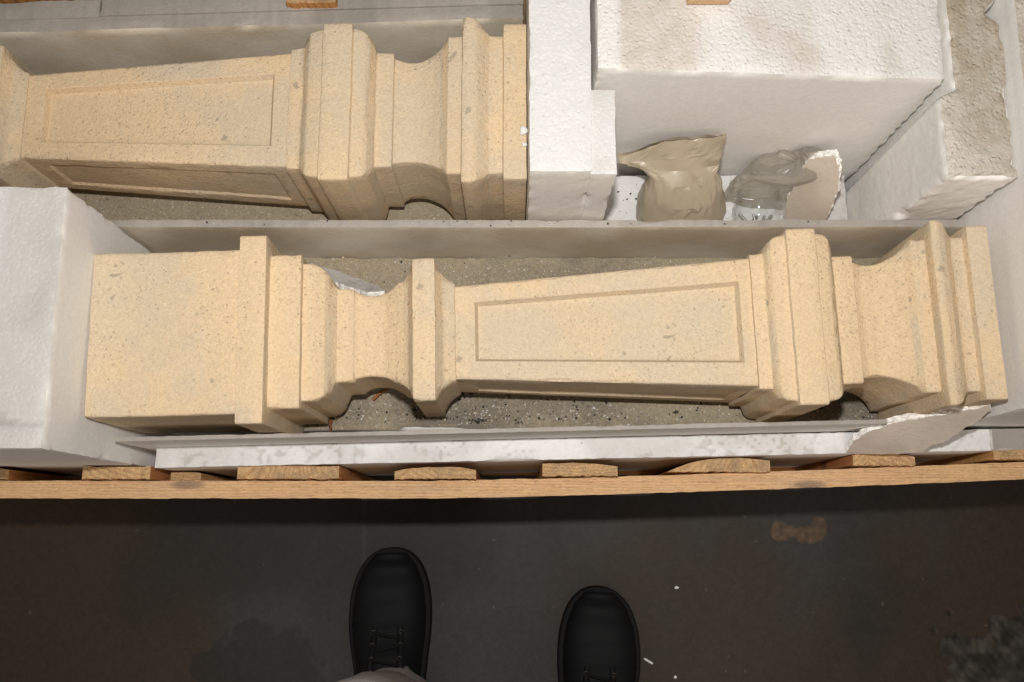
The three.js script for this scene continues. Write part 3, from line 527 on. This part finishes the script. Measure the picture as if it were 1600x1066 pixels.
// ---------------------------------------------------------------- photographer's boots and trousers
{
  const person = thing('person', 'person in black lace-up boots and grey trousers standing before the crate', 'person', [-0.02, 0, 0.25]);
  const leather = new THREE.MeshPhysicalMaterial({ color: new THREE.Color().setRGB(0.0075, 0.008, 0.009), roughness: 0.7, specularIntensity: 0.4 });
  const rubber = new THREE.MeshPhysicalMaterial({ color: new THREE.Color().setRGB(0.009, 0.009, 0.009), roughness: 0.75, specularIntensity: 0.35 }), cord = new THREE.MeshPhysicalMaterial({ color: new THREE.Color().setRGB(0.010, 0.010, 0.009), roughness: 0.9, specularIntensity: 0.3 });
  const eyelet = new THREE.MeshStandardMaterial({ color: new THREE.Color().setRGB(0.06, 0.055, 0.045), metalness: 0.6, roughness: 0.5 });
  const half = [[0, 0], [0.0025, 0.016], [0.010, 0.0295], [0.026, 0.043], [0.052, 0.053], [0.085, 0.0575], [0.12, 0.0565], [0.16, 0.051], [0.20, 0.0465], [0.25, 0.0465], [0.282, 0.040], [0.299, 0.024], [0.304, 0]];
  const hw = z => { let i = 1; while (i < half.length - 1 && half[i][0] < z) i++; const a = half[i - 1], b = half[i]; return lerp(a[1], b[1], clamp((z - a[0]) / (b[0] - a[0]))); };
  const top = [[0, 0.034], [0.012, 0.046], [0.03, 0.058], [0.06, 0.068], [0.09, 0.073], [0.115, 0.082], [0.15, 0.103], [0.18, 0.130], [0.205, 0.150], [0.304, 0.152]];
  const topAt = z => table(top, z)[1];
  function boot(x, z, turn, mirror) {
    const b = new THREE.Group(); b.name = 'boot'; person.add(b); b.position.set(x + 0.02, 0, z - 0.25); b.rotation.y = turn;
    const outline = []; const smooth = new THREE.CatmullRomCurve3([...half.map(([zz, w]) => new THREE.Vector3(w, 0, zz)), ...half.slice(1, -1).reverse().map(([zz, w]) => new THREE.Vector3(-w, 0, zz))], true, 'centripetal').getPoints(110);
    const sh = new THREE.Shape(smooth.slice(0, -1).map(p => new THREE.Vector2(p.x + 0.004 * mirror * Math.sin(p.z * 11), -p.z)));
    const sg = new THREE.ExtrudeGeometry(sh, { depth: 0.020, bevelEnabled: true, bevelThickness: 0.004, bevelSize: 0.003, bevelOffset: -0.003, bevelSegments: 3 }); sg.rotateX(-Math.PI / 2); sg.translate(0, 0.0045, 0);
    mesh('sole', sg, rubber, b);
    const up = surf(60, 70, (u, v) => {
      const zz = 0.0075 + 0.2885 * (0.5 - 0.5 * Math.cos(Math.PI * v)), w = Math.max(0.0008, hw(zz) - 0.0065) * (v < 0.001 || v > 0.999 ? 0.2 : 1), an = Math.PI * u, c = Math.cos(an), s = Math.sin(an);
      const narrow = zz > 0.1 ? 1 - 0.28 * step(0.1, 0.2, zz) * s : 1, h = topAt(zz) - 0.026;
      const xx = w * Math.sign(c) * Math.pow(Math.abs(c), 0.72) * narrow + 0.004 * mirror * Math.sin(zz * 11), crease = zz > 0.07 && zz < 0.115 ? 0.0012 * Math.sin(zz * 420 + xx * 40) : 0;
      return [xx, 0.026 + h * Math.pow(s, 0.75) + crease * s + 0.0012 * (noise3(xx * 50, zz * 50, 4) - 0.5), zz];
    });
    mesh('upper', up, leather, b);
    const cap = surf(40, 3, (u, v) => { const an = Math.PI * u, zz = 0.088 + 0.0035 * v + 0.014 * Math.pow(Math.abs(Math.cos(an)), 2), c = Math.cos(an), s = Math.sin(an), w = hw(zz) - 0.006; return [w * Math.sign(c) * Math.pow(Math.abs(c), 0.72) + 0.004 * mirror * Math.sin(zz * 11), 0.027 + (topAt(zz) - 0.026) * Math.pow(s, 0.75) + 0.0009, zz]; });
    mesh('toe_seam', cap, leather, b);
    for (const sd of [-1, 1]) {
      const pts = []; for (let k = 0; k <= 6; k++) { const zz = 0.103 + k * 0.014; pts.push(new THREE.Vector3(sd * (0.0165 + 0.001 * k), topAt(zz) + 0.0012 - 0.002, zz)); }
      mesh('lace_flap', new THREE.TubeGeometry(new THREE.CatmullRomCurve3(pts), 24, 0.0042, 8), leather, b);
      for (let k = 0; k < 5; k++) { const e = mesh('eyelet', new THREE.TorusGeometry(0.0030, 0.0011, 8, 14), eyelet, b); const zz = 0.110 + k * 0.016; e.position.set(sd * 0.0185, topAt(zz) + 0.0042, zz); e.rotation.x = -Math.PI / 2 + 0.6; }
    }
    for (let k = 0; k < 5; k++) { const zz = 0.110 + k * 0.016, y = topAt(zz) + 0.0058; mesh('lace', new THREE.TubeGeometry(new THREE.CatmullRomCurve3([[-0.0185, 0, 0], [-0.008, 0.0028, 0.003], [0.008, 0.0028, 0.006], [0.0185, 0, 0.008]].map(([a, c, d]) => new THREE.Vector3(a * (k % 2 ? -1 : 1), y + c, zz + d))), 14, 0.0021, 6), cord, b); }
    return b;
  }
  boot(-0.1705, 0.0225, 0.03, -1); boot(0.1235, 0.0765, -0.06, 1);
  const weave = tex(256, 256, (u, v, x, y) => mul3([0.25, 0.225, 0.215], 0.8 + 0.25 * (((x + y) >> 1) % 3 === 0 ? 0 : 1) + 0.2 * hash(x, y, 5))); weave.repeat.set(40, 40);
  const cloth = new THREE.MeshPhysicalMaterial({ map: weave, roughness: 0.95, sheen: 0.3, sheenRoughness: 0.7 });
  const leg = (rings, sd) => surf(64, 90, (u, v) => {
    const [, x, y, z, a, b] = table(rings, v), an = u * Math.PI * 2, f = 0.010 * (ridge(Math.cos(an) * 2.2 + sd, y * 22, Math.sin(an) * 2.2) - 0.5) * (1 - 0.5 * step(0.3, 0.9, v));
    return [x + 0.02 + (a + f) * Math.cos(an), y, z - 0.25 + (b + f) * Math.sin(an)];
  });
  const L = leg([[0, -0.160, 0.085, 0.262, 0.064, 0.086], [0.12, -0.158, 0.14, 0.262, 0.066, 0.084], [0.4, -0.145, 0.40, 0.222, 0.066, 0.078], [0.5, -0.140, 0.49, 0.212, 0.067, 0.075], [0.75, -0.125, 0.70, 0.285, 0.085, 0.092], [1, -0.105, 0.93, 0.395, 0.098, 0.11]], 1);
  const Rg = leg([[0, 0.128, 0.085, 0.338, 0.062, 0.078], [0.12, 0.128, 0.14, 0.338, 0.064, 0.080], [0.5, 0.115, 0.49, 0.335, 0.068, 0.078], [0.75, 0.10, 0.70, 0.365, 0.085, 0.092], [1, 0.075, 0.93, 0.41, 0.098, 0.11]], 7);
  const pel = surf(64, 24, (u, v) => { const an = u * Math.PI * 2, [, y, a, b] = table([[0, 0.84, 0.06, 0.04], [0.2, 0.87, 0.15, 0.10], [0.5, 0.93, 0.188, 0.125], [0.96, 1.04, 0.165, 0.11], [1, 1.042, 0.0, 0.0]], v); return [0.005 + a * Math.cos(an), y, 0.155 + b * Math.sin(an)]; });
  mesh('trousers', mergeGeometries([L, Rg, pel]), cloth, person);
}

// ---------------------------------------------------------------- small debris
{
  const splinter = (label, a, b, w, m) => {
    const A = new THREE.Vector3(...a), B = new THREE.Vector3(...b), l = A.distanceTo(B), g = new THREE.CylinderGeometry(w * 0.25, w, l, 5, 6), p = g.attributes.position;
    for (let i = 0; i < p.count; i++) { p.setX(i, p.getX(i) + 0.0006 * Math.sin(p.getY(i) * 300)); p.setZ(i, p.getZ(i) * 0.5); }
    g.computeVertexNormals();
    const o = mesh('wood_splinter', g, m); o.position.copy(A).lerp(B, 0.5); o.quaternion.setFromUnitVectors(new THREE.Vector3(0, 1, 0), B.clone().sub(A).normalize()); tag(o, label, 'splinter');
  };
  splinter('reddish wood splinter leaning on the thin front foam sheet', [-0.2105, 0.3105, -0.1265], [-0.2035, 0.345, -0.1085], 0.0026, boardMats[1]);
  splinter('pale straw lying beside the reddish wood splinter', [-0.205, 0.3115, -0.1245], [-0.192, 0.330, -0.134], 0.0009, RAIL);
  splinter('brown wood sliver half under the neck of the front baluster', [-0.162, 0.3125, -0.150], [-0.138, 0.3135, -0.168], 0.0034, boardMats[1]);
  const chipM = new THREE.MeshStandardMaterial({ color: new THREE.Color().setRGB(0.78, 0.78, 0.76), roughness: 0.8 });
  const lump = (r, sx, sy, sz, sd) => { const g = new THREE.IcosahedronGeometry(r, 2), p = g.attributes.position; for (let i = 0; i < p.count; i++) { const k = 0.7 + 0.6 * noise3(p.getX(i) / r * 1.4 + sd, p.getY(i) / r * 1.4, p.getZ(i) / r * 1.4); p.setXYZ(i, p.getX(i) * k * sx, p.getY(i) * k * sy, p.getZ(i) * k * sz); } g.computeVertexNormals(); return g; };
  const chip = (label, pos, g, turn = 0) => { const o = mesh('foam_crumb', g, chipM); o.position.set(...pos); o.rotation.y = turn; tag(o, label, 'foam crumb'); };
  chip('white crumb on the floor right of the right boot toe', [0.236, 0.0012, 0.0793], lump(0.003, 1.2, 0.45, 0.7, 1));
  chip('thin white flake on the floor beside the right boot', [0.1928, 0.001, 0.1803], lump(0.0068, 1.1, 0.14, 0.24, 2), -0.55);
  chip('tiny white crumb on the floor at the bottom edge', [0.2301, 0.001, 0.2019], lump(0.0024, 1, 0.5, 0.8, 3));
  chip('white foam bead stuck at the edge of the rear plinth', [0.0125, 0.4725, -0.413], lump(0.0042, 1, 0.9, 1.2, 4));
  chip('smaller white foam bead below it on the rear plinth', [0.0130, 0.4715, -0.398], lump(0.0026, 1, 0.9, 1, 5));
  const R = rng(55), cols = [[0.03, 0.028, 0.025], [0.05, 0.045, 0.04], [0.62, 0.6, 0.56], [0.5, 0.42, 0.3], [0.66, 0.55, 0.38]];
  const spots = [];
  for (let k = 0; k < 1700; k++) { const x = lerp(-0.40, 0.47, R()), c = [-0.20, -0.05, 0.05][Math.floor(R() * 3)] + 0.14 * (R() - 0.5); spots.push([k % 3 ? x : c, 0.3095, lerp(-0.128, -0.120 - 0.04 * R(), R()) - (R() < 0.5 ? 0.19 * R() : 0), 0.0005 + 0.0014 * Math.pow(R(), 4), R() < 0.36 ? Math.floor(R() * 2) : R() < 0.6 ? 2 : 3 + Math.floor(R() * 2)]); }
  for (const [cx, cz, n, q] of [[-0.225, -0.129, 70, 0.014], [-0.04, -0.127, 40, 0.008], [-0.06, -0.158, 60, 0.012], [0.19, -0.135, 12, 0.003]]) for (let k = 0; k < n; k++) spots.push([cx + q * (R() + R() - 1) * 1.6, 0.3095, cz + q * (R() + R() - 1) * 0.7, 0.0006 + 0.0016 * R() * R(), Math.floor(R() * 2)]);
  for (let k = 0; k < 160; k++) spots.push([lerp(-0.6, 0.0, R()), 0.2865, lerp(-0.375, -0.338, R()), 0.0006 + 0.0012 * Math.pow(R(), 3), Math.floor(R() * 5)]);
  for (let k = 0; k < 60; k++) spots.push([lerp(0.11, 0.25, R()), 0.2865, lerp(-0.425, -0.34, R()), 0.0006 + 0.0013 * Math.pow(R(), 3), Math.floor(R() * 2)]);
  for (let k = 0; k < 70; k++) spots.push([lerp(-0.36, 0.46, R()), 0.4212, -0.3284 + 0.006 * (R() - 0.5), 0.0004 + 0.0009 * Math.pow(R(), 3), Math.floor(R() * 5)]);
  const im = new THREE.InstancedMesh(new THREE.IcosahedronGeometry(1, 0), new THREE.MeshStandardMaterial({ roughness: 0.9 }), spots.length), M = new THREE.Matrix4(), Q = new THREE.Quaternion(), E = new THREE.Euler();
  spots.forEach(([x, y, z, r, c], i) => { E.set(R() * 6, R() * 6, R() * 6); M.compose(new THREE.Vector3(x, y + r * 0.4, z), Q.setFromEuler(E), new THREE.Vector3(r * (0.7 + 0.8 * R()), r * 0.7, r)); im.setMatrixAt(i, M); im.setColorAt(i, new THREE.Color().setRGB(...cols[c])); });
  im.name = 'grit'; im.castShadow = im.receiveShadow = true; scene.add(im); tag(im, 'scattered dark and pale grit lying on the foam pads', 'grit', null, 'stuff');
}

renderer.render(scene, camera);
